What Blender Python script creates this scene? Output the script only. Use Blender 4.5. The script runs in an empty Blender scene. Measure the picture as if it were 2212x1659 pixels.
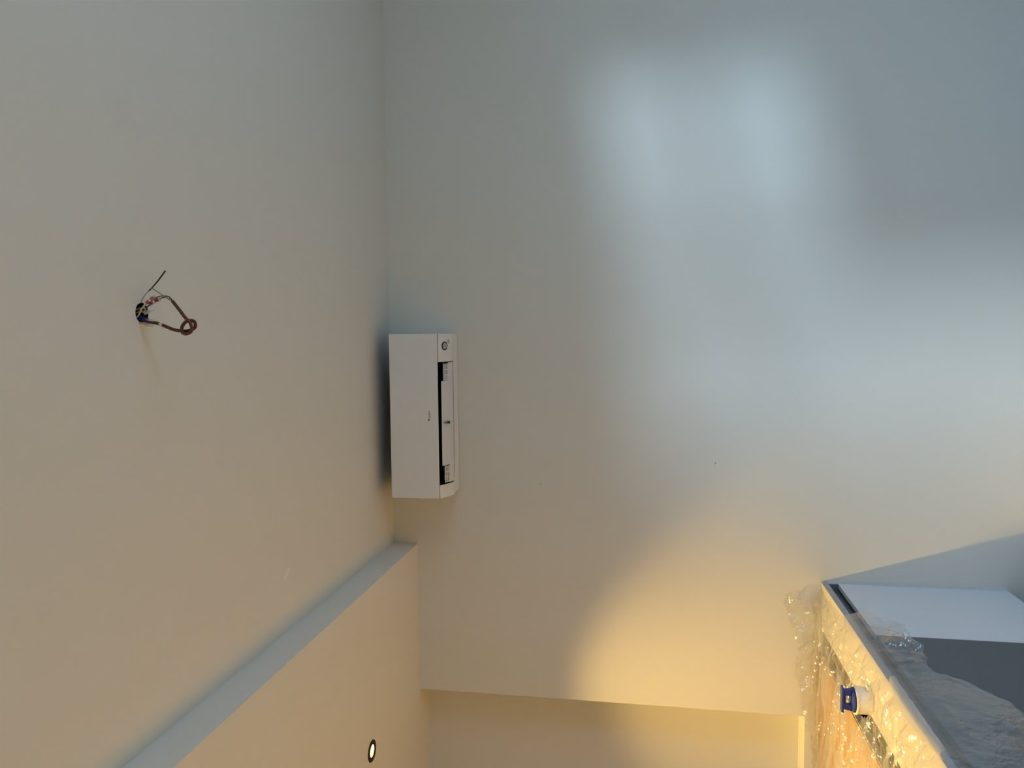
import bpy, bmesh, math, random
from mathutils import Vector, Matrix, noise

sc = bpy.context.scene
C = sc.collection
rnd = random.Random(7)

# ------------------------------------------------------------------ camera
CAM_H = 1.68
cam_d = bpy.data.cameras.new('camera')
cam = bpy.data.objects.new('camera', cam_d); C.objects.link(cam)
cam_d.sensor_fit = 'HORIZONTAL'; cam_d.sensor_width = 36.0
cam_d.lens = 36.0 * 1690.79 / 2212.0
cam_d.clip_start = 0.02
R_ = Vector((0.99766985, 0.06819911, 0.00193917))      # right-hand side of the room
U_ = Vector((0.00995985, -0.17370073, 0.98474812))     # upwards
F_ = Vector((-0.06749578, 0.98243419, 0.17397523))     # looking
# the phone was held on its side: picture-right is downwards, picture-up is to the right
cam.matrix_world = Matrix(((-U_.x, R_.x, -F_.x, 0), (-U_.y, R_.y, -F_.y, 0), (-U_.z, R_.z, -F_.z, CAM_H), (0, 0, 0, 1)))
sc.camera = cam

# ------------------------------------------------------------------ light and exposure
SKY_COL, SKY_STR = (0.40, 0.67, 1.0), 17.0
PATCH_COL, PATCH_STR, PATCH_ANG = (0.55, 0.77, 1.0), 1.4, 8.5      # soft lamp added in place of a bright low patch of sky
LAMP_COL, LAMP_W = (1.0, 0.655, 0.19), 255.0
LAMP_ANGLE, LAMP_BLEND = 92.5, 0.38
LAMP_BEAM = 780.0      # degrees squared
EXPOSURE = 0.30
w = bpy.data.worlds.new('overcast_sky'); sc.world = w; w.use_nodes = True
bg = w.node_tree.nodes['Background']
bg.inputs[0].default_value = (*SKY_COL, 1); 
# overcast sky: three times brighter overhead than at the horizon, the same all round
wn_ = w.node_tree.nodes; wl_ = w.node_tree.links
_tc = wn_.new('ShaderNodeTexCoord'); _sp = wn_.new('ShaderNodeSeparateXYZ'); wl_.new(_tc.outputs['Generated'], _sp.inputs[0])
_mr = wn_.new('ShaderNodeMapRange'); _mr.inputs['To Min'].default_value = SKY_STR / 3; _mr.inputs['To Max'].default_value = SKY_STR
wl_.new(_sp.outputs[2], _mr.inputs['Value']); wl_.new(_mr.outputs[0], bg.inputs[1])
sky_patch_d = bpy.data.lights.new('sky_patch_light', 'SUN'); sky_patch_d.energy = PATCH_STR; sky_patch_d.color = PATCH_COL; sky_patch_d.angle = math.radians(PATCH_ANG)
sky_patch = bpy.data.objects.new('sky_patch_light', sky_patch_d); C.objects.link(sky_patch)
sky_patch.rotation_euler = Vector((-1.0, 1.0, -0.19)).to_track_quat('-Z', 'Y').to_euler()
sc.view_settings.view_transform = 'Standard'; sc.view_settings.look = 'None'
sc.view_settings.exposure = EXPOSURE; sc.view_settings.gamma = 1.0
sc.view_settings.use_curve_mapping = False
sc.cycles.max_bounces = 5; sc.cycles.diffuse_bounces = 4; sc.cycles.glossy_bounces = 2
sc.cycles.transparent_max_bounces = 10
sc.cycles.sample_clamp_indirect = 6.0
sc.cycles.use_denoising = True
sc.cycles.use_adaptive_sampling = True; sc.cycles.adaptive_threshold = 0.06; sc.cycles.adaptive_min_samples = 20

# ------------------------------------------------------------------ materials
def mat(name, col, rough=0.5, metal=0.0, bump=0.0, bscale=200.0, var=0.0, vscale=3.0, emit=None, spec=0.5):
    m = bpy.data.materials.new(name); m.use_nodes = True
    nt = m.node_tree; b = nt.nodes['Principled BSDF']
    b.inputs['Base Color'].default_value = (*col, 1); b.inputs['Roughness'].default_value = rough
    b.inputs['Metallic'].default_value = metal
    b.inputs['Specular IOR Level'].default_value = spec
    if emit:
        b.inputs['Emission Color'].default_value = (*emit[0], 1); b.inputs['Emission Strength'].default_value = emit[1]
    if bump or var:
        tc = nt.nodes.new('ShaderNodeTexCoord')
    if bump:
        n = nt.nodes.new('ShaderNodeTexNoise'); n.inputs['Scale'].default_value = bscale; n.inputs['Detail'].default_value = 3
        bp = nt.nodes.new('ShaderNodeBump'); bp.inputs['Strength'].default_value = bump; bp.inputs['Distance'].default_value = 0.002
        nt.links.new(tc.outputs['Object'], n.inputs['Vector']); nt.links.new(n.outputs['Fac'], bp.inputs['Height'])
        nt.links.new(bp.outputs['Normal'], b.inputs['Normal'])
    if var:
        n2 = nt.nodes.new('ShaderNodeTexNoise'); n2.inputs['Scale'].default_value = vscale; n2.inputs['Detail'].default_value = 4
        rp = nt.nodes.new('ShaderNodeValToRGB')
        rp.color_ramp.elements[0].color = (*[c * (1 - var) for c in col], 1)
        rp.color_ramp.elements[1].color = (*[min(1, c * (1 + var)) for c in col], 1)
        rp.color_ramp.elements[0].position = 0.3; rp.color_ramp.elements[1].position = 0.7
        nt.links.new(tc.outputs['Object'], n2.inputs['Vector']); nt.links.new(n2.outputs['Fac'], rp.inputs['Fac'])
        nt.links.new(rp.outputs['Color'], b.inputs['Base Color'])
    return m

def wood(name, c1, c2, rough=0.45):
    m = mat(name, c1, rough); nt = m.node_tree; b = nt.nodes['Principled BSDF']
    tc = nt.nodes.new('ShaderNodeTexCoord'); mp = nt.nodes.new('ShaderNodeMapping')
    mp.inputs['Scale'].default_value = (1.2, 30.0, 30.0)
    n = nt.nodes.new('ShaderNodeTexNoise'); n.inputs['Scale'].default_value = 2.0; n.inputs['Detail'].default_value = 6
    rp = nt.nodes.new('ShaderNodeValToRGB'); rp.color_ramp.elements[0].color = (*c1, 1); rp.color_ramp.elements[1].color = (*c2, 1)
    rp.color_ramp.elements[0].position = 0.35; rp.color_ramp.elements[1].position = 0.65
    nt.links.new(tc.outputs['Object'], mp.inputs[0]); nt.links.new(mp.outputs[0], n.inputs['Vector'])
    nt.links.new(n.outputs['Fac'], rp.inputs['Fac']); nt.links.new(rp.outputs['Color'], b.inputs['Base Color'])
    return m

def film_mat(name, haze, tint=(0.97, 0.97, 0.98), rough=0.12, bump=0.6, refl=1.0, base=0.02):
    m = bpy.data.materials.new(name); m.use_nodes = True; nt = m.node_tree; nt.nodes.clear()
    out = nt.nodes.new('ShaderNodeOutputMaterial')
    tr = nt.nodes.new('ShaderNodeBsdfTransparent'); tr.inputs[0].default_value = (*tint, 1)
    gl = nt.nodes.new('ShaderNodeBsdfGlossy'); gl.inputs['Roughness'].default_value = rough
    df = nt.nodes.new('ShaderNodeBsdfDiffuse'); df.inputs[0].default_value = (0.85, 0.85, 0.86, 1)
    tl = nt.nodes.new('ShaderNodeBsdfTranslucent'); tl.inputs[0].default_value = (0.85, 0.85, 0.86, 1)
    fr = nt.nodes.new('ShaderNodeFresnel'); fr.inputs['IOR'].default_value = 1.5
    # a film reflects alike from both sides, so undo the node's inside/outside switch
    ge = nt.nodes.new('ShaderNodeNewGeometry'); mi = nt.nodes.new('ShaderNodeMapRange')
    mi.inputs['To Min'].default_value = 1.5; mi.inputs['To Max'].default_value = 1 / 1.5
    nt.links.new(ge.outputs['Backfacing'], mi.inputs['Value']); nt.links.new(mi.outputs[0], fr.inputs['IOR'])
    ml = nt.nodes.new('ShaderNodeMath'); ml.operation = 'MULTIPLY_ADD'; ml.inputs[1].default_value = refl; ml.inputs[2].default_value = base; ml.use_clamp = True
    m1 = nt.nodes.new('ShaderNodeMixShader'); m2 = nt.nodes.new('ShaderNodeMixShader'); m3 = nt.nodes.new('ShaderNodeMixShader')
    m2.inputs[0].default_value = haze; m3.inputs[0].default_value = 0.5
    tc = nt.nodes.new('ShaderNodeTexCoord')
    nz = nt.nodes.new('ShaderNodeTexNoise'); nz.inputs['Scale'].default_value = 34; nz.inputs['Detail'].default_value = 2
    bp = nt.nodes.new('ShaderNodeBump'); bp.inputs['Strength'].default_value = bump; bp.inputs['Distance'].default_value = 0.01
    L = nt.links.new
    L(tc.outputs['Object'], nz.inputs['Vector']); L(nz.outputs['Fac'], bp.inputs['Height'])
    if bump > 0:
        for nd in (gl, fr): L(bp.outputs['Normal'], nd.inputs['Normal'])
    L(fr.outputs[0], ml.inputs[0]); L(ml.outputs[0], m1.inputs[0]); L(tr.outputs[0], m1.inputs[1]); L(gl.outputs[0], m1.inputs[2])
    L(df.outputs[0], m3.inputs[1]); L(tl.outputs[0], m3.inputs[2])
    L(m1.outputs[0], m2.inputs[1]); L(m3.outputs[0], m2.inputs[2]); L(m2.outputs[0], out.inputs[0])
    return m

def glass_mat(name):
    m = bpy.data.materials.new(name); m.use_nodes = True; nt = m.node_tree; nt.nodes.clear()
    out = nt.nodes.new('ShaderNodeOutputMaterial'); tr = nt.nodes.new('ShaderNodeBsdfTransparent'); gl = nt.nodes.new('ShaderNodeBsdfGlossy')
    tr.inputs[0].default_value = (0.97, 0.98, 0.98, 1); gl.inputs['Roughness'].default_value = 0.02
    mx = nt.nodes.new('ShaderNodeMixShader'); mx.inputs[0].default_value = 0.05
    nt.links.new(tr.outputs[0], mx.inputs[1]); nt.links.new(gl.outputs[0], mx.inputs[2]); nt.links.new(mx.outputs[0], out.inputs[0])
    return m

M = {
    'paint': mat('wall_paint', (0.82, 0.79, 0.715), 0.75, spec=0.25),
    'ceil': mat('ceiling_paint', (0.83, 0.80, 0.735), 0.85, spec=0.2),
    'floor': mat('screed_floor', (0.44, 0.42, 0.38), 0.7, bump=0.2, bscale=60, var=0.08, vscale=3),
    'ground': mat('outside_paving', (0.22, 0.22, 0.21), 0.9, var=0.15, vscale=2),
    'ac': mat('unit_white_plastic', (0.90, 0.885, 0.86), 0.38),
    'ac2': mat('unit_flap_plastic', (0.80, 0.80, 0.81), 0.42),
    'black': mat('black_plastic', (0.006, 0.006, 0.007), 0.6),
    'dark': mat('dark_interior', (0.010, 0.010, 0.012), 0.9, spec=0.1),
    'sensor': mat('sensor_grey', (0.42, 0.45, 0.47), 0.3),
    'logo': mat('logo_ink', (0.05, 0.05, 0.055), 0.5),
    'screw': mat('dark_metal', (0.06, 0.065, 0.07), 0.4, 0.7),
    'door': mat('white_lacquer', (0.73, 0.78, 0.86), 0.35),
    'graphite': mat('graphite_front', (0.072, 0.098, 0.132), 0.42),
    'steel': mat('steel_profile', (0.30, 0.32, 0.35), 0.4, 0.55),
    'edge': mat('worktop_edge', (0.40, 0.41, 0.43), 0.4),
    'worktop': mat('worktop_cream', (0.66, 0.62, 0.55), 0.4, var=0.03, vscale=9),
    'board': wood('protective_board', (0.38, 0.22, 0.10), (0.52, 0.32, 0.15), 0.6),
    'carcass': mat('carcass_board', (0.16, 0.14, 0.12), 0.7),
    'pipe': mat('white_pvc', (0.84, 0.83, 0.80), 0.35),
    'rim': mat('cream_rim', (0.84, 0.78, 0.62), 0.4),
    'blue': mat('blue_plastic', (0.010, 0.030, 0.26), 0.38),
    'brown': mat('brown_rubber', (0.13, 0.040, 0.028), 0.5),
    'bluewire': mat('blue_insulation', (0.012, 0.030, 0.13), 0.4),
    'blackwire': mat('black_insulation', (0.02, 0.018, 0.022), 0.45),
    'greywire': mat('bare_grey_wire', (0.45, 0.42, 0.38), 0.4),
    'earth': mat('earth_wire', (0.30, 0.31, 0.09), 0.45),
    'yellow': mat('yellow_insulation', (0.55, 0.42, 0.10), 0.45),
    'cream': mat('cream_insulation', (0.74, 0.68, 0.52), 0.45),
    'lilac': mat('pale_sleeve', (0.55, 0.47, 0.50), 0.5),
    'orange': mat('orange_lever', (0.62, 0.17, 0.09), 0.4),
    'red': mat('red_lever', (0.33, 0.04, 0.025), 0.4),
    'clear': film_mat('clear_plastic', 0.35, rough=0.15, bump=0.0),
    'film': film_mat('clear_film', 0.20, rough=0.17, bump=0.5, refl=1.3, base=0.10),
    'film2': film_mat('milky_film', 0.32, rough=0.2, bump=0.3),
    'lamp': mat('lamp_lens', (1, 0.9, 0.6), 0.4, emit=((1.0, 0.80, 0.36), 1.5)),
    'paper': mat('pale_strip', (0.80, 0.74, 0.62), 0.6),
    'frame': mat('window_frame', (0.10, 0.10, 0.11), 0.4),
    'speck': mat('dark_speck', (0.25, 0.22, 0.18), 0.8),
    'scuff': mat('filler_patch', (0.88, 0.85, 0.80), 0.7),
    'glass': glass_mat('window_glass'),
}

# ------------------------------------------------------------------ helpers
def obj(name, bm, m, parent=None, smooth=False, bevel=0.0, seg=2, autosmooth=None):
    me = bpy.data.meshes.new(name)
    bmesh.ops.recalc_face_normals(bm, faces=bm.faces[:])
    bm.to_mesh(me); bm.free(); me.materials.append(M[m] if isinstance(m, str) else m)
    o = bpy.data.objects.new(name, me); C.objects.link(o)
    if smooth:
        for p in me.polygons: p.use_smooth = True
    if bevel:
        b = o.modifiers.new('bevel', 'BEVEL'); b.width = bevel; b.segments = seg; b.limit_method = 'ANGLE'; b.angle_limit = 0.6
    if parent: o.parent = parent
    return o
def tag(o, label, cat, group=None, kind=None):
    o['label'] = label; o['category'] = cat
    if group: o['group'] = group
    if kind: o['kind'] = kind
    return o
def thing(name, label, cat, group=None, kind=None):
    o = bpy.data.objects.new(name, None); C.objects.link(o); o.empty_display_size = 0.05
    return tag(o, label, cat, group, kind)
def box(bm, x0, x1, y0, y1, z0, z1):
    v = [bm.verts.new(p) for p in ((x0, y0, z0), (x1, y0, z0), (x1, y1, z0), (x0, y1, z0), (x0, y0, z1), (x1, y0, z1), (x1, y1, z1), (x0, y1, z1))]
    for f in ((0, 3, 2, 1), (4, 5, 6, 7), (0, 1, 5, 4), (1, 2, 6, 5), (2, 3, 7, 6), (3, 0, 4, 7)):
        bm.faces.new([v[i] for i in f])
    return bm
def bx(*a): return box(bmesh.new(), *a)
def prism(bm, pts, axis, a, b):
    """closed polygon in the plane across `axis`, extruded from a to b"""
    def P(p, t):
        return {'x': (t, p[0], p[1]), 'y': (p[0], t, p[1]), 'z': (p[0], p[1], t)}[axis]
    A = [bm.verts.new(P(p, a)) for p in pts]; B = [bm.verts.new(P(p, b)) for p in pts]
    n = len(pts)
    bm.faces.new(A); bm.faces.new(B)
    for i in range(n):
        bm.faces.new((A[i], A[(i + 1) % n], B[(i + 1) % n], B[i]))
    return bm
def lathe(bm, prof, c, axis=Vector((0, 0, 1)), n=32):
    axis = axis.normalized(); a = axis.orthogonal().normalized(); b = axis.cross(a); c = Vector(c)
    rings = []
    for r, h in prof:
        if r < 1e-6: rings.append([bm.verts.new(c + axis * h)])
        else: rings.append([bm.verts.new(c + axis * h + (a * math.cos(2 * math.pi * i / n) + b * math.sin(2 * math.pi * i / n)) * r) for i in range(n)])
    for A, B in zip(rings, rings[1:]):
        for i in range(n):
            j = (i + 1) % n
            if len(A) == 1 and len(B) == 1: continue
            if len(A) == 1: bm.faces.new((A[0], B[i], B[j]))
            elif len(B) == 1: bm.faces.new((A[i], A[j], B[0]))
            else: bm.faces.new((A[i], A[j], B[j], B[i]))
    return bm
def spline(pts, k=6):
    P = [Vector(p) for p in pts]; out = []
    for i in range(len(P) - 1):
        a = P[max(i - 1, 0)]; b = P[i]; c = P[i + 1]; d = P[min(i + 2, len(P) - 1)]
        for j in range(k):
            t = j / k
            out.append(0.5 * ((2 * b) + (c - a) * t + (2 * a - 5 * b + 4 * c - d) * t * t + (3 * b - a - 3 * c + d) * t ** 3))
    out.append(P[-1]); return out
def tube(bm, pts, r, n=10, k=6, taper=None):
    P = spline(pts, k) if k > 1 else [Vector(p) for p in pts]
    rings = []; up = None
    for i, p in enumerate(P):
        t = (P[min(i + 1, len(P) - 1)] - P[max(i - 1, 0)]).normalized()
        up = t.orthogonal().normalized() if up is None else (up - t * up.dot(t)).normalized()
        sd = t.cross(up)
        rr = r if taper is None else r + (taper - r) * i / (len(P) - 1)
        rings.append([bm.verts.new(p + (up * math.cos(2 * math.pi * j / n) + sd * math.sin(2 * math.pi * j / n)) * rr) for j in range(n)])
    for A, B in zip(rings, rings[1:]):
        for j in range(n): bm.faces.new((A[j], A[(j + 1) % n], B[(j + 1) % n], B[j]))
    bm.faces.new(rings[0]); bm.faces.new(rings[-1]); return bm
def obox(bm, a, b, wid, hgt, upv=Vector((0, 1, 0))):
    """box whose long axis runs a -> b"""
    a, b = Vector(a), Vector(b); t = (b - a).normalized(); s = t.cross(upv).normalized(); u = s.cross(t)
    v = [bm.verts.new(p + s * wid * i + u * hgt * j) for p in (a, b) for i, j in ((-.5, -.5), (.5, -.5), (.5, .5), (-.5, .5))]
    for f in ((0, 1, 2, 3), (4, 7, 6, 5), (0, 4, 5, 1), (1, 5, 6, 2), (2, 6, 7, 3), (3, 7, 4, 0)):
        bm.faces.new([v[i] for i in f])
    return bm

# ------------------------------------------------------------------ the room
D = 3.7356                 # wall with the unit
ZC, ZS, ZSILL = 2.958, 2.833, 0.965
XS, XE, REC = -1.063, -1.815, 0.146
XR, XL, YB = 2.70, -4.0, -3.0
T = 0.2

def struct(name, bm, m, label, cat, **k):
    return tag(obj(name, bm, m, **k), label, cat, kind='structure')

struct('floor', bx(XL - T, XR + T, YB - T, D + REC + T, -0.15, 0.0), 'floor', 'grey screed floor of the unfinished room', 'floor')

# ceiling slab with a round hole for the junction box
HX, HY, HR = 0.0555, 1.811, 0.026
bm = bmesh.new()
q = 0.08; nseg = 32
ring = []; sq = []
for i in range(nseg):
    a = 2 * math.pi * i / nseg; ca, sa = math.cos(a), math.sin(a); m_ = max(abs(ca), abs(sa))
    ring.append(bm.verts.new((HX + HR * ca, HY + HR * sa, ZC))); sq.append(bm.verts.new((HX + q * ca / m_, HY + q * sa / m_, ZC)))
for i in range(nseg):
    j = (i + 1) % nseg; bm.faces.new((ring[i], ring[j], sq[j], sq[i]))
def rect(x0, x1, y0, y1, z):
    bm.faces.new([bm.verts.new(p) for p in ((x0, y0, z), (x1, y0, z), (x1, y1, z), (x0, y1, z))])
cx0, cx1, cy0, cy1 = XL - T, XR + T, YB - T, D + REC + T
rect(cx0, HX - q, cy0, cy1, ZC); rect(HX + q, cx1, cy0, cy1, ZC); rect(HX - q, HX + q, cy0, HY - q, ZC); rect(HX - q, HX + q, HY + q, cy1, ZC)
rect(cx0, cx1, cy0, cy1, ZC + 0.2)
struct('ceiling', bm, 'ceil', 'flat off-white plaster ceiling with a round hole for wiring', 'ceiling')

# wall with the unit: an L around the recess on its left
bm = prism(bmesh.new(), [(XE, ZC), (XE, ZSILL), (XL, ZSILL), (XL, 0), (XR + T, 0), (XR + T, ZC)], 'y', D, D + REC)
struct('wall_back', bm, 'paint', 'off-white painted wall behind the air conditioner', 'wall')
struct('wall_recess', bx(XL - T, XR + T, D + REC, D + REC + T, 0, ZC), 'paint', 'set-back wall of the recess beside the plastic-covered worktop', 'wall')
# lowered soffit over the kitchen side, with a round cut-out for the downlight done by its trim
struct('ceiling_soffit', bx(XL, XS, YB, D + REC, ZS, ZC), 'ceil', 'lowered soffit with a grey front edge along the left of the ceiling', 'soffit')
struct('wall_left', bx(XL - T, XL, YB - T, D + REC + T, 0, ZC), 'paint', 'plain wall on the kitchen side', 'wall')

# right-hand wall with the daylight windows
WINS = [(1.20, 2.20, 1.28, 2.32), (0.10, 1.20, 0.04, 2.32)]      # a window, and an unseen glazed door added to light the low wall
TRANSOM = 1.82
def wall_with_holes(name, plane, a0, a1, holes, label, axis, thick):
    ys = sorted({a0, a1, *[h[0] for h in holes], *[h[1] for h in holes]}); zs = sorted({0.0, ZC, *[h[2] for h in holes], *[h[3] for h in holes]})
    b = bmesh.new()
    for i in range(len(ys) - 1):
        for j in range(len(zs) - 1):
            ym, zm = (ys[i] + ys[i + 1]) / 2, (zs[j] + zs[j + 1]) / 2
            if any(h[0] < ym < h[1] and h[2] < zm < h[3] for h in holes): continue
            if axis == 'x': box(b, plane, plane + thick, ys[i], ys[i + 1], zs[j], zs[j + 1])
            else: box(b, ys[i], ys[i + 1], plane, plane + thick, zs[j], zs[j + 1])
    return struct(name, b, 'paint', label, 'wall')
wall_with_holes('wall_right', XR, YB, D, WINS, 'right-hand wall with the windows that let daylight in', 'x', T)
wall_with_holes('wall_front', YB - T, XL, XR, [], 'plain painted wall behind the viewer', 'y', T)
for i, (a, b_, z0, z1) in enumerate(WINS):
    wn = thing('window_%d' % (i + 1), ('dark-framed window in the right-hand wall', 'unseen glazed door added in the right-hand wall to light the low wall')[i], 'window', kind='structure')
    for (y0, y1, zz0, zz1) in ((a, a + .05, z0, z1), (b_ - .05, b_, z0, z1), (a + .05, b_ - .05, z0, z0 + .05), (a + .05, b_ - .05, z1 - .05, z1)):
        obj('frame_bar', bx(XR + .08, XR + .13, y0, y1, zz0, zz1), 'frame', wn)
    obj('transom', bx(XR + .08, XR + .13, a + .05, b_ - .05, TRANSOM - .03, TRANSOM + .03), 'frame', wn)
    obj('pane', bx(XR + .10, XR + .104, a + .05, b_ - .05, z0 + .05, TRANSOM - .03), 'glass', wn)
    obj('pane', bx(XR + .10, XR + .104, a + .05, b_ - .05, TRANSOM + .03, z1 - .05), 'glass', wn)
# daylight enters through the openings: portals guide the sampling of the sky, they add no light
def portal(name, loc, rot, sx, sy):
    l = bpy.data.lights.new(name, 'AREA'); l.shape = 'RECTANGLE'; l.size = sx; l.size_y = sy; l.cycles.is_portal = True
    o = bpy.data.objects.new(name, l); C.objects.link(o); o.location = loc; o.rotation_euler = rot
for i, (a, b_, z0, z1) in enumerate(WINS):
    portal('sky_portal', (XR + .15, (a + b_) / 2, (z0 + z1) / 2), (0, math.pi / 2, 0), z1 - z0, b_ - a)
# paving outside
bm = bmesh.new()
box(bm, XR + T, 30, -30, 30, -0.35, -0.2)
struct('outdoor_ground', bm, 'ground', 'grey paving outside the windows', 'ground')

# ------------------------------------------------------------------ downlights in the soffit
def downlight(x, y, label, ang=LAMP_ANGLE, power=LAMP_W):
    r = thing('downlight', label, 'downlight', 'downlights in the soffit')
    r.location = (x, y, ZS)
    obj('trim_ring', lathe(bmesh.new(), [(0.026, 0.0), (0.026, -0.003), (0.030, -0.0045), (0.0425, -0.0045), (0.0445, -0.003), (0.0445, 0.0)], (0, 0, 0), n=48), 'black', r, smooth=False)
    obj('lens', lathe(bmesh.new(), [(0, -0.0015), (0.0262, -0.0015), (0.0262, 0.0), (0, 0.0)], (0, 0, 0), n=40), 'lamp', r)
    l = bpy.data.lights.new('downlight_beam', 'SPOT'); l.energy = power; l.color = LAMP_COL
    l.spot_size = math.radians(ang); l.spot_blend = LAMP_BLEND; l.shadow_soft_size = 0.022
    # angular distribution of the reflector: bright core, weaker spill, sharp cut-off
    l.use_nodes = True; nt = l.node_tree; em = nt.nodes['Emission']
    tc = nt.nodes.new('ShaderNodeTexCoord'); sp = nt.nodes.new('ShaderNodeSeparateXYZ')
    nt.links.new(tc.outputs['Normal'], sp.inputs[0]); prev = sp.outputs[2]
    for op, v in (('ABSOLUTE', None), ('ARCCOSINE', None), ('POWER', 2.0), ('MULTIPLY', -1 / math.radians(math.sqrt(LAMP_BEAM)) ** 2), ('EXPONENT', None)):
        nd = nt.nodes.new('ShaderNodeMath'); nd.operation = op
        nt.links.new(prev, nd.inputs[0])
        if v is not None: nd.inputs[1].default_value = v
        prev = nd.outputs[0]
    nt.links.new(prev, em.inputs['Strength'])
    o = bpy.data.objects.new('downlight_beam', l); C.objects.link(o); o.parent = r; o.location = (0, 0, -0.012)
    return r
downlight(-1.759, 3.032, 'lit round downlight with black ring in the soffit above the worktop')
for yy, nth in ((1.80, 'second'), (0.57, 'third'), (-0.66, 'fourth')):  # lamps out of view, added for warm bounce on soffit and ceiling
    downlight(-1.759, yy, 'unseen downlight added for warm fill, %s along the soffit from the recess wall' % nth, power=LAMP_W * 1.25)

# ------------------------------------------------------------------ kitchen peninsula
XK, ZW = -1.168, 0.902
YN, XB = 1.30, -2.10        # near end, kitchen-side face
SX0, SX1, SY0, SY1 = -1.492, -1.382, 2.10, 3.69   # long slot in the worktop
wt = thing('worktop', 'cream worktop with a long dark slot, under clear plastic film', 'worktop')
bm = bmesh.new()
box(bm, SX1, XK - .004, YN, D - .002, ZW - .026, ZW); box(bm, XB, SX0, YN, D - .002, ZW - .026, ZW)
box(bm, SX0, SX1, YN, SY0, ZW - .026, ZW); box(bm, SX0, SX1, SY1, D - .002, ZW - .026, ZW)
obj('slab', bm, 'worktop', wt)
obj('edge_strip', bx(XK - .004, XK, YN, D - .002, ZW - .026, ZW), 'edge', wt)
bm = bmesh.new()
box(bm, SX0 - .002, SX1 + .002, SY0, SY1, ZW - .16, ZW - .15)
box(bm, SX0 - .006, SX0 - .001, SY0, SY1, ZW - .15, ZW - .027); box(bm, SX1 + .001, SX1 + .006, SY0, SY1, ZW - .15, ZW - .027)
obj('slot_trough', bm, 'dark', wt)

pc = thing('peninsula_cabinet', 'kitchen base cabinet run with white door and graphite front below the worktop', 'cabinet')
bm = bmesh.new()
box(bm, XB + .02, XK - .024, YN + .02, D - .003, .12, ZW - .165)
box(bm, SX1 + .012, XK - .05, YN + .02, D - .003, ZW - .165, ZW - .027)
box(bm, XB + .02, SX0 - .012, YN + .02, D - .003, ZW - .165, ZW - .027)
obj('carcass', bm, 'carcass', pc)
obj('plinth', bx(XB + .08, XK - .07, YN + .08, D - .003, 0, .12), 'graphite', pc)
bm = bmesh.new()
box(bm, XK - .049, XK - .044, YN + .02, D - .02, .80, ZW - .027)
box(bm, XK - .044, XK - .026, YN + .02, D - .02, .80, .806)
box(bm, XK - .044, XK - .010, YN + .02, D - .02, .868, ZW - .027)
obj('grip_channel', bm, 'steel', pc)
obj('grip_end_cap', bx(XK - .048, XK - .002, D - .026, D - .020, .80, ZW - .027), 'steel', pc)
DY = 3.103
d1 = obj('door', bx(XK - .022, XK, DY + .0015, D - .0215, .121, .832), 'door', pc, bevel=.0012)
d1['label'] = 'white lacquered door beside the wall'
d2 = obj('front_panel', bx(XK - .022, XK, YN, DY - .0015, .121, .832), 'graphite', pc, bevel=.0012)
d2['label'] = 'graphite grey front'
obj('filler_strip', bx(XK - .022, XK + .0005, D - .019, D - .012, .121, ZW - .027), 'door', pc)
obj('filler_strip', bx(XK - .020, XK + .002, D - .0105, D - .002, .121, ZW - .027), 'door', pc)

tag(obj('protective_board', bx(XB, SX0 - .004, YN + .05, D - .01, ZW, ZW + .004), 'board'),
    'tan protective board on the worktop left of the slot, under film', 'board')

# ------------------------------------------------------------------ white pipe stub with a blue plug, standing in the slot
PX, PY = -1.334, 2.90
pp = thing('drain_pipe', 'short white pipe stub with a blue handled plug on the worktop', 'pipe')
pp.location = (PX, PY, ZW)
obj('pipe_body', lathe(bmesh.new(), [(0.0, .001), (.0480, .001), (.0480, .048), (.044, .048), (.044, .010), (0, .010)], (0, 0, 0), n=48), 'pipe', pp, smooth=False)
obj('collar', lathe(bmesh.new(), [(.0442, .0482), (.0505, .0482), (.0515, .0515), (.0505, .055), (.0442, .055)], (0, 0, 0), n=48), 'rim', pp)
pl = obj('plug', lathe(bmesh.new(), [(0, .042), (.0432, .042), (.0432, .0555), (.0445, .057), (.0425, .0615), (.030, .0655), (0, .0665)], (0, 0, 0), n=48), 'blue', pp)
hb = bmesh.new()
hd = .010
prism(hb, [(-.040, .061), (-.016, .061), (-.016, .091), (-.034, .091)], 'y', -hd, hd)
prism(hb, [(.017, .061), (.040, .061), (.034, .091), (.017, .091)], 'y', -hd, hd)
box(hb, -.016, .017, -hd, hd, .061, .068); box(hb, -.016, .017, -hd, hd, .084, .091)
box(hb, -.046, .046, -hd - .003, hd + .003, .091, .099)
h = obj('grip', hb, 'blue', pl, bevel=.0015)

# ------------------------------------------------------------------ clear film over the worktop
def lerp_tab(tab, x):
    if x <= tab[0][0]: return tab[0][1]
    for (a, va), (b, vb) in zip(tab, tab[1:]):
        if x <= b: return va + (vb - va) * (x - a) / (b - a)
    return tab[-1][1]
HEM = [(1.5, .36), (2.3, .33), (2.465, .31), (2.55, .295), (2.62, .26), (2.68, .22), (2.70, .165), (2.755, .145), (2.85, .165), (2.91, .172), (3.0, .165), (3.10, .15), (3.14, .105), (3.21, .095), (3.25, .055), (3.29, -.004), (3.40, -.02), (3.60, -.04), (3.74, -.03)]
RISE = [(-2.3, .0), (-2.06, .028), (-1.93, .045), (-1.78, .08), (-1.66, .095), (-1.58, .122), (-1.468, .108), (-1.40, .125), (-1.337, .15), (-1.26, .172), (-1.225, .16), (-1.185, .09), (-1.15, .05)]
def hsh(i, j, k):
    v = math.sin(i * 127.1 + j * 311.7 + k * 74.7) * 43758.5453
    return (v - math.floor(v)) * 2 - 1
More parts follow.
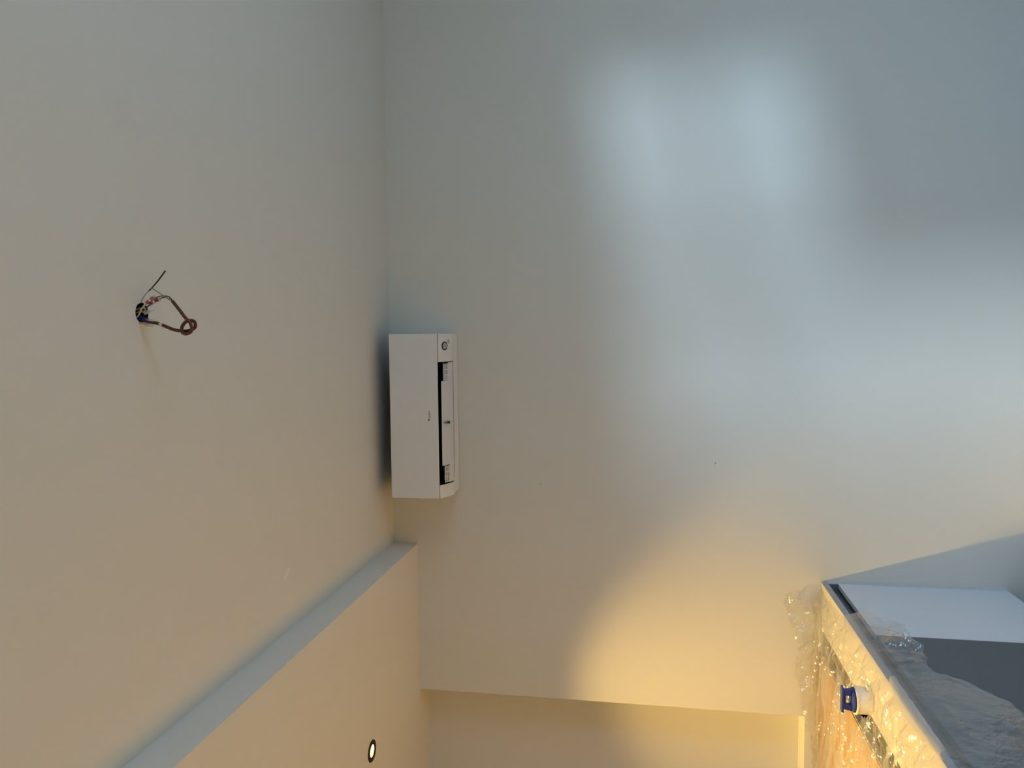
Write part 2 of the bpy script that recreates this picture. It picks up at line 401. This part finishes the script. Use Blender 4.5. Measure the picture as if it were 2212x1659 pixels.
def facets(u, v, k):
    """piecewise flat random heights: sharp ridges between flat facets, like crumpled film"""
    wu = u + .55 * noise.noise(Vector((u * .7, v * .7, k))); wv = v + .55 * noise.noise(Vector((u * .7 + 9, v * .7, k)))
    i, j = math.floor(wu), math.floor(wv); fu, fv = wu - i, wv - j
    if fu + fv < 1: return hsh(i, j, k) * (1 - fu - fv) + hsh(i + 1, j, k) * fu + hsh(i, j + 1, k) * fv
    return hsh(i + 1, j + 1, k) * (fu + fv - 1) + hsh(i + 1, j, k) * (1 - fv) + hsh(i, j + 1, k) * (1 - fu)
def clamp01(x): return max(0.0, min(1.0, x))
def build_film(name, s0, s1, t0, t1, step, m):
    ns = int((s1 - s0) / step) + 1; ntt = int((t1 - t0) / step) + 1
    bm = bmesh.new(); grid = {}
    for i in range(ns):
        s = s0 + i * step
        for j in range(ntt):
            t = t0 + j * step
            x = XK - max(-s, 0); y = D - max(-t, 0); up = max(t, 0); dn = max(s, 0)
            hem = lerp_tab(HEM, y) + .010 * noise.noise(Vector((y * 22, 0, 3))); rise = lerp_tab(RISE, x) + .012 * noise.noise(Vector((x * 25, 5, 0)))
            if s > hem or up > max(rise, 0): continue
            left = clamp01((-s - .16) / .12)           # long folds on the kitchen side
            long_f = facets(s / .22, t / .034 + s * 2.0, 1) + .45 * facets(s / .10, t / .015 + s * 5, 2)
            short_f = facets(s / .055 + t * 3, t / .065, 3) + .5 * facets(s / .026, t / .030, 4) + .10 * facets(s / .012, t / .014, 5)
            cr = long_f * left + short_f * (1 - left)   # about -1.5 .. 1.5
            if dn > 0:      # hanging over the front edge: crumpled near the wall, smoother towards the viewer
                k = .15 + .85 * clamp01((y - 2.62) / .25)
                swing = .5 + .5 * noise.noise(Vector((dn * 3, y * 6, 2)))
                off = .006 + clamp01(dn / .10) * (.030 * swing + .022 * k * (1 + .8 * short_f) + .006 * (1 + facets(dn / .10 - y * 4, y / .30 + dn * 2, 6)))
                p = Vector((XK + max(off, .004), y, ZW - dn + .004))
            elif up > 0:    # up the wall
                off = .004 + clamp01(up / .05) * (.026 * (1 + .8 * short_f) + .020 * clamp01(facets(s / .12, t / .2, 7) + .3))
                p = Vector((x, y - max(off, .003), ZW + up))
            else:
                edge = clamp01(-s / .05); wl = clamp01(-t / .06)
                h = .006 + (.021 + .006 * left) * max(0, 0.9 + .9 * cr) * (.25 + .75 * edge)
                p = Vector((x, y - .004 - .003 * (1 - wl), ZW + h))
            grid[i, j] = bm.verts.new(p)
    for i in range(ns - 1):
        for j in range(ntt - 1):
            k = [(i, j), (i + 1, j), (i + 1, j + 1), (i, j + 1)]
            vs = [grid[a] for a in k if a in grid]
            if len(vs) < 3: continue
            c = sum((v.co for v in vs), Vector()) / len(vs)
            if (Vector((c.x, c.y, 0)) - Vector((PX, PY, 0))).length < .057 and c.z > ZW - .02 and c.x < XK: continue   # slit round the pipe
            ox, oy = c.x + 1.437, c.y - 2.985
            if abs(ox) < .05 and abs(oy + ox * .3) < .075 and c.x < XK - .01 and c.z > ZW - .02: continue   # torn opening over the slot
            bm.faces.new(vs)
    for v in [v for v in bm.verts if not v.link_faces]: bm.verts.remove(v)
    return obj(name, bm, m, smooth=False)
film = build_film('plastic_sheet', -.93, .37, -2.1, .19, .006, 'film')
tag(film, 'crumpled clear plastic sheet draped over the worktop and up the wall', 'plastic sheet')
# loose fold of film standing along the front edge
bm = bmesh.new(); rows = []
for i in range(40):
    t = i / 39; y = 2.66 - t * .46
    r = .012 + .010 * math.sin(math.pi * t) + .004 * noise.noise(Vector((y * 30, 0, 0)))
    row = []
    for j in range(12):
        a = math.pi * (1.25 - 1.35 * j / 11)
        row.append(bm.verts.new((XK + .020 + r * math.cos(a) * 1.2 + .004 * noise.noise(Vector((y * 20, j * .4, 1))), y, ZW - .004 + r * math.sin(a) + .012 * math.sin(math.pi * t))))
    rows.append(row)
for A, B in zip(rows, rows[1:]):
    for j in range(11): bm.faces.new((A[j], A[j + 1], B[j + 1], B[j]))
fl = obj('rolled_fold', bm, 'film2', film, smooth=True)
fl['label'] = 'milky rolled fold of film along the front edge'

# ------------------------------------------------------------------ air conditioner
AX0, AX1 = -.7787, -.0087
AD = .2418; YF = D - AD
ZT, ZP = 2.880, 2.648
ac = thing('air_conditioner', 'white wall-mounted split air conditioner unit with open outlet flap', 'air conditioner')
ac.location = ((AX0 + AX1) / 2, D, 2.60)
ACO = Vector(ac.location)
def acobj(name, bm, m, parent=ac, **k):
    bmesh.ops.translate(bm, verts=bm.verts[:], vec=-ACO)
    return obj(name, bm, m, parent, **k)
def d(v): return D - v
# profile of the end cheeks (distance from wall -> height)
low = [(.2335, ZP - .0005), (.222, 2.6365), (.205, 2.6275), (.18, 2.6165), (.155, 2.608), (.138, 2.6045), (.128, 2.604), (.120, 2.6095), (.040, 2.614), (.030, 2.611), (.002, 2.611)]
OX0, OX1 = -.716, -.139        # outlet opening
prof = [(d(a), z) for a, z in low]
bm = bmesh.new()
top = [(d(.002), ZT - .012), (d(.2335), ZT - .012)]
prism(bm, prof + top, 'x', AX0 + .001, OX0); 
prism(bm, prof + top, 'x', OX1, AX1 - .001)
# middle: rear lip and upper housing around the outlet
prism(bm, [(d(.128), 2.604), (d(.120), 2.6095), (d(.040), 2.614), (d(.030), 2.611), (d(.002), 2.611), (d(.002), ZT - .012), (d(.110), ZT - .012), (d(.110), 2.66)], 'x', OX0, OX1)
prism(bm, [(d(.110), 2.74), (d(.110), ZT - .012), (d(.2335), ZT - .012), (d(.2335), 2.74)], 'x', OX0, OX1)
acobj('body', bm, 'ac')
acobj('outlet_recess', prism(bmesh.new(), [(d(.1105), 2.66), (d(.1105), 2.735), (d(.232), 2.735), (d(.232), 2.655), (d(.229), 2.655), (d(.229), 2.731), (d(.1135), 2.731), (d(.1135), 2.66)], 'x', OX0 + .0005, OX1 - .0005), 'dark')
for xx in (OX0 + .0005, OX1 - .0035):
    acobj('outlet_cheek', prism(bmesh.new(), [(d(.132), 2.6075), (d(.229), 2.642), (d(.229), 2.73), (d(.115), 2.73), (d(.115), 2.62)], 'x', xx, xx + .003), 'dark')
acobj('top_grille', bx(AX0 + .01, AX1 - .01, d(.225), d(.01), ZT - .0118, ZT - .006), 'dark')
acobj('front_panel', bx(AX0, AX1, YF, d(.2345), ZP, ZT), 'ac', bevel=.003, seg=3)
acobj('panel_seam', bx(AX0 + .002, AX1 - .002, d(.2344), d(.2325), ZP - .0012, ZP + .001), 'black')
# outlet flap, slightly open with a gap along the front
flp = [(d(.131), 2.6035), (d(.150), 2.6065), (d(.175), 2.6145), (d(.200), 2.6245), (d(.221), 2.6345), (d(.2205), 2.6370), (d(.199), 2.627), (d(.174), 2.617), (d(.149), 2.609), (d(.131), 2.606)]
fl = acobj('outlet_flap', prism(bmesh.new(), flp, 'x', OX0 + .090, OX1 - .090), 'ac2')
for xa, xb in ((OX0 + .006, OX0 + .090), (OX1 - .090, OX1 - .004)):
    f2 = [(a, z) for a, z in flp if a > d(.177)]
    acobj('flap_end', prism(bmesh.new(), f2, 'x', xa, xb), 'ac2', parent=fl)
acobj('lip_shadow_line', bx(OX0 + .02, OX1 + .004, d(.1275), d(.1225), 2.6025, 2.6060), 'sensor')  # grey strip in place of the thin shadow line along the rear lip
# small louvre grids at both ends of the outlet
def grid_at(xa, xb):
    bm = bmesh.new()
    a0, a1 = (.186, 2.6150), (.209, 2.6250)
    def seg(p, q_, x0, x1, t=.0022):
        prism(bm, [(d(p[0]), p[1] - t), (d(q_[0]), q_[1] - t), (d(q_[0]), q_[1] + t), (d(p[0]), p[1] + t)], 'x', x0, x1)
    mid = ((a0[0] + a1[0]) / 2, (a0[1] + a1[1]) / 2)
    for p in (a0, mid, a1):
        seg((p[0] - .0016, p[1]), (p[0] + .0016, p[1] + .001), xa, xb)
    n = 4
    for i in range(n):
        xx = xa + (xb - xa - .003) * i / (n - 1); seg((a0[0] - .012, a0[1] - .004), a1, xx, xx + .003)
    return acobj('louvre_grid', bm, 'ac')
grid_at(OX0 + .010, OX0 + .086); grid_at(OX1 - .088, OX1 - .010)
# centre clip under the flap
bm = bmesh.new()
box(bm, -.4262, -.4236, d(.214), d(.176), 2.607, 2.630); box(bm, -.4300, -.4275, d(.190), d(.183), 2.606, 2.617); box(bm, -.4222, -.4197, d(.190), d(.183), 2.606, 2.617)
box(bm, -.430, -.4197, d(.1885), d(.1845), 2.607, 2.6095)
acobj('flap_clip', bm, 'screw')
# round sensor and small receiver on the right-hand cheek, lying on the sloping underside
def on_low(a):
    for (a0, z0), (a1, z1) in zip(low, low[1:]):
        if a1 <= a <= a0:
            k = (a0 - a) / (a0 - a1); n = Vector((0, (z0 - z1), -(a0 - a1) * -1)); t = Vector((0, a0 - a1, z1 - z0)).normalized()
            return Vector((0, d(a), z0 + (z1 - z0) * k)), Vector((0, t.z, -t.y)).normalized()
    return None
p, n = on_low(.197)
p.x = -.066
sn = acobj('sensor_ring', lathe(bmesh.new(), [(.0, -.001), (.0205, -.001), (.0205, .0012), (.0165, .0016), (.0163, .0005), (0, .0005)], p, n, 40), 'black')
acobj('sensor_lens', lathe(bmesh.new(), [(0.0156, .0006), (.0150, .0026), (.008, .0036), (0, .0038)], p, n, 40), 'sensor', parent=sn, smooth=True)
p, n = on_low(.168); p.x = -.045
acobj('receiver_lens', lathe(bmesh.new(), [(.0098, -.001), (.0098, .0008), (.0082, .0016), (0, .0018)], p, n, 28), 'sensor')
# maker's mark on the front panel
def text_mesh(body, size):
    cu = bpy.data.curves.new('mark', 'FONT'); cu.body = body; cu.size = size; cu.shear = 0.12; cu.extrude = .0003; cu.space_character = 1.05; cu.offset = size * .012
    to = bpy.data.objects.new('mark_tmp', cu); C.objects.link(to)
    dg = bpy.context.evaluated_depsgraph_get()
    me = bpy.data.meshes.new_from_object(to.evaluated_get(dg)); bpy.data.objects.remove(to); return me
me = text_mesh('DAIKIN', .0105)
bm = bmesh.new(); bm.from_mesh(me)
xs = [v.co.x for v in bm.verts]; wdt = max(xs) - min(xs)
k = .0335 / wdt
for v in bm.verts: v.co = Vector(((v.co.x - min(xs)) * k - .4010, YF - .0002 - v.co.z, v.co.y * 1.0 + 2.686))
# triangular emblem to the left of the name
prism(bm, [(-.4125, 2.6965), (-.4030, 2.6965), (-.4095, 2.684), (-.4105, 2.6895)], 'y', YF - .0006, YF + .0002)
acobj('brand_lettering', bm, 'logo')

# ------------------------------------------------------------------ wiring hanging from the ceiling hole
wr = thing('ceiling_wiring', 'loose brown cable and wires hanging from a hole in the ceiling', 'wiring')
wr.location = (HX, HY, ZC); WO = Vector(wr.location)
def wobj(name, bm, m, parent=wr, **k):
    bmesh.ops.translate(bm, verts=bm.verts[:], vec=-WO); return obj(name, bm, m, parent, **k)
Y0 = 1.811
def W(pts, dy=0.0, dys=None):
    return [(x, Y0 + (dys[i] if dys else dy), z) for i, (x, z) in enumerate(pts)]
wobj('junction_box', lathe(bmesh.new(), [(HR, 0.0), (HR - .0005, .055), (0, .055), (0, .058), (HR + .002, .058), (HR + .002, .001)], (HX, HY, ZC), n=36), 'black')
brown = [(.040, 2.985), (.0338, 2.957), (.0324, 2.9371), (.0277, 2.9097), (.0197, 2.8894), (.0117, 2.8692), (.0081, 2.8437), (.0121, 2.8232), (.0204, 2.8118), (.032, 2.8139), (.0345, 2.8273), (.03, 2.8411), (.0177, 2.849), (.0053, 2.8456), (.0012, 2.8338), (.0059, 2.8217), (.0159, 2.8166), (.0298, 2.8207), (.0423, 2.8338), (.0627, 2.8517), (.0843, 2.8712)]
dys = [-.006, -.006, -.006, -.004, -.002, 0, .006, .006, .003, .001, .002, .004, .002, -.002, -.005, -.004, -.006, -.007, -.006, -.003, 0]
cb = wobj('brown_cable', tube(bmesh.new(), W(brown, dys=dys), .0043, 12, 8), 'brown', smooth=True)
wobj('white_tie', tube(bmesh.new(), [(.0265, Y0 - .004, 2.9068), (.0240, Y0 - .003, 2.8995)], .0050, 12, 1), 'cream', parent=cb)
wobj('bare_wire', tube(bmesh.new(), W([(.078, 2.975), (.0815, 2.9600), (.0900, 2.9535), (.1000, 2.9460), (.1113, 2.9344)], dy=-.002), .0013, 8, 5), 'greywire', smooth=True)
wobj('black_sleeve', tube(bmesh.new(), W([(.1108, 2.9349), (.1178, 2.9263), (.1363, 2.9075), (.1605, 2.8863)], dy=-.002), .0017, 8, 5, taper=.0021), 'blackwire', smooth=True)
wobj('earth_wire', tube(bmesh.new(), W([(.1178, 2.9263), (.1069, 2.9079), (.095, 2.8896), (.0846, 2.8712)], dy=-.003), .0013, 8, 5), 'earth', smooth=True)
wobj('black_wire', tube(bmesh.new(), W([(.0858, 2.8711), (.0956, 2.881), (.0974, 2.8963), (.0965, 2.9084), (.0919, 2.9198)], dy=0), .0014, 8, 5), 'blackwire', smooth=True)
wobj('black_wire', tube(bmesh.new(), W([(.0859, 2.8729), (.0942, 2.8896), (.091, 2.9043)], dy=-.001), .0014, 8, 5), 'blackwire', smooth=True)
wobj('black_wire', tube(bmesh.new(), W([(.0764, 2.9429), (.0664, 2.9503), (.0595, 2.962)], dy=-.004), .0016, 8, 5), 'blackwire', smooth=True)
wobj('blue_wire', tube(bmesh.new(), W([(.0763, 2.9334), (.0694, 2.9432), (.060, 2.960)], dy=-.001), .0017, 8, 5), 'bluewire', smooth=True)
def connector(a, b, m, dy):
    a = Vector((a[0], Y0 + dy, a[1])); b = Vector((b[0], Y0 + dy, b[1]))
    c = wobj('lever_connector', obox(bmesh.new(), a, b, .0085, .006), 'clear', bevel=.001)
    for k0, k1 in ((.0, .30), (.55, .86)):
        wobj('lever', obox(bmesh.new(), a.lerp(b, k0) + Vector((0, -.0018, 0)), a.lerp(b, k1) + Vector((0, -.0018, 0)), .0078, .0050), m, parent=c)
connector((.0799, 2.9440), (.0965, 2.9205), 'orange', .001)
connector((.0775, 2.9325), (.0905, 2.9030), 'red', -.003)
wobj('cream_wire', tube(bmesh.new(), W([(.0429, 2.966), (.0502, 2.9590), (.0656, 2.9495), (.0770, 2.9395)], dy=-.012), .0023, 8, 5), 'cream', smooth=True)
wobj('cream_wire', tube(bmesh.new(), W([(.0630, 2.972), (.0657, 2.9564), (.0690, 2.9470), (.0640, 2.9420)], dy=-.008), .0019, 8, 5), 'cream', smooth=True)
wobj('yellow_wire', tube(bmesh.new(), W([(.0534, 2.972), (.0590, 2.9570), (.0560, 2.9440), (.0538, 2.9370)], dy=-.010), .0019, 8, 5), 'yellow', smooth=True)
wobj('yellow_wire', tube(bmesh.new(), W([(.0640, 2.970), (.0660, 2.9590), (.0680, 2.9520)], dy=-.014), .0016, 8, 5), 'earth', smooth=True)
def cap(a, b, dy, m='clear'):
    wobj('wire_cap', tube(bmesh.new(), [(a[0], Y0 + dy, a[1]), (b[0], Y0 + dy, b[1])], .0036, 10, 1, taper=.0022), m)
cap((.0530, 2.9440), (.0585, 2.9225), -.010); cap((.0585, 2.9480), (.0610, 2.9215), -.006)
cap((.0374, 2.9400), (.0353, 2.9180), -.010); cap((.0257, 2.9400), (.0222, 2.9194), -.012)
wobj('yellow_wire', tube(bmesh.new(), W([(.034, 2.970), (.0275, 2.9450), (.0240, 2.9290)], dy=-.012), .0017, 8, 5), 'yellow', smooth=True)
for i, (dx, dy) in enumerate(((0, -.012), (.0042, -.010), (.0078, -.007))):
    wobj('blue_wire', tube(bmesh.new(), [(.0430 + dx, Y0 + dy, 2.972), (.0400 + dx * .9, Y0 + dy, 2.9560), (.0350 + dx * .65, Y0 + dy, 2.9360)], .0023, 8, 5), 'bluewire', smooth=True)
wobj('pale_sleeve', tube(bmesh.new(), W([(.0320, 2.968), (.0300, 2.955), (.0290, 2.9370)], dy=-.013), .0020, 8, 5), 'lilac', smooth=True)

# ------------------------------------------------------------------ small marks
st = obj('printed_strip', bx(-1.40, -1.245, 2.585, 2.612, ZW, ZW + .0008), 'paper')
tag(st, 'pale printed strip lying on the worktop under the film', 'paper strip')
bm = bmesh.new()
for i in range(9): box(bm, -1.352 + i * .005, -1.3488 + i * .005, 2.590, 2.5965 - .002 * (i % 3 == 1), ZW + .0008, ZW + .0011)
mk = obj('print_marks', bm, 'logo', st); mk['kind'] = 'stuff'
wb = bpy.data.objects['wall_back']; cl = bpy.data.objects['ceiling']
for (x, z, r) in ((-.746, 2.205, .0028), (-.625, 1.380, .0030), (-.640, 1.383, .0016)):
    obj('paint_speck', lathe(bmesh.new(), [(r, 0), (r * .7, .0008), (0, .001)], (x, D, z), Vector((0, -1, 0)), 10), 'speck', wb)
bm = lathe(bmesh.new(), [(.030, 0), (.024, .0006), (0, .0008)], (0, 0, 0), Vector((0, 0, -1)), 20)
bmesh.ops.scale(bm, vec=Vector((.45, 1.0, 1)), verts=bm.verts[:]); bmesh.ops.rotate(bm, verts=bm.verts[:], matrix=Matrix.Rotation(-.5, 3, 'Z'))
bmesh.ops.translate(bm, verts=bm.verts[:], vec=Vector((-.859, 2.563, ZC)))
obj('filler_patch', bm, 'scuff', cl, smooth=True)
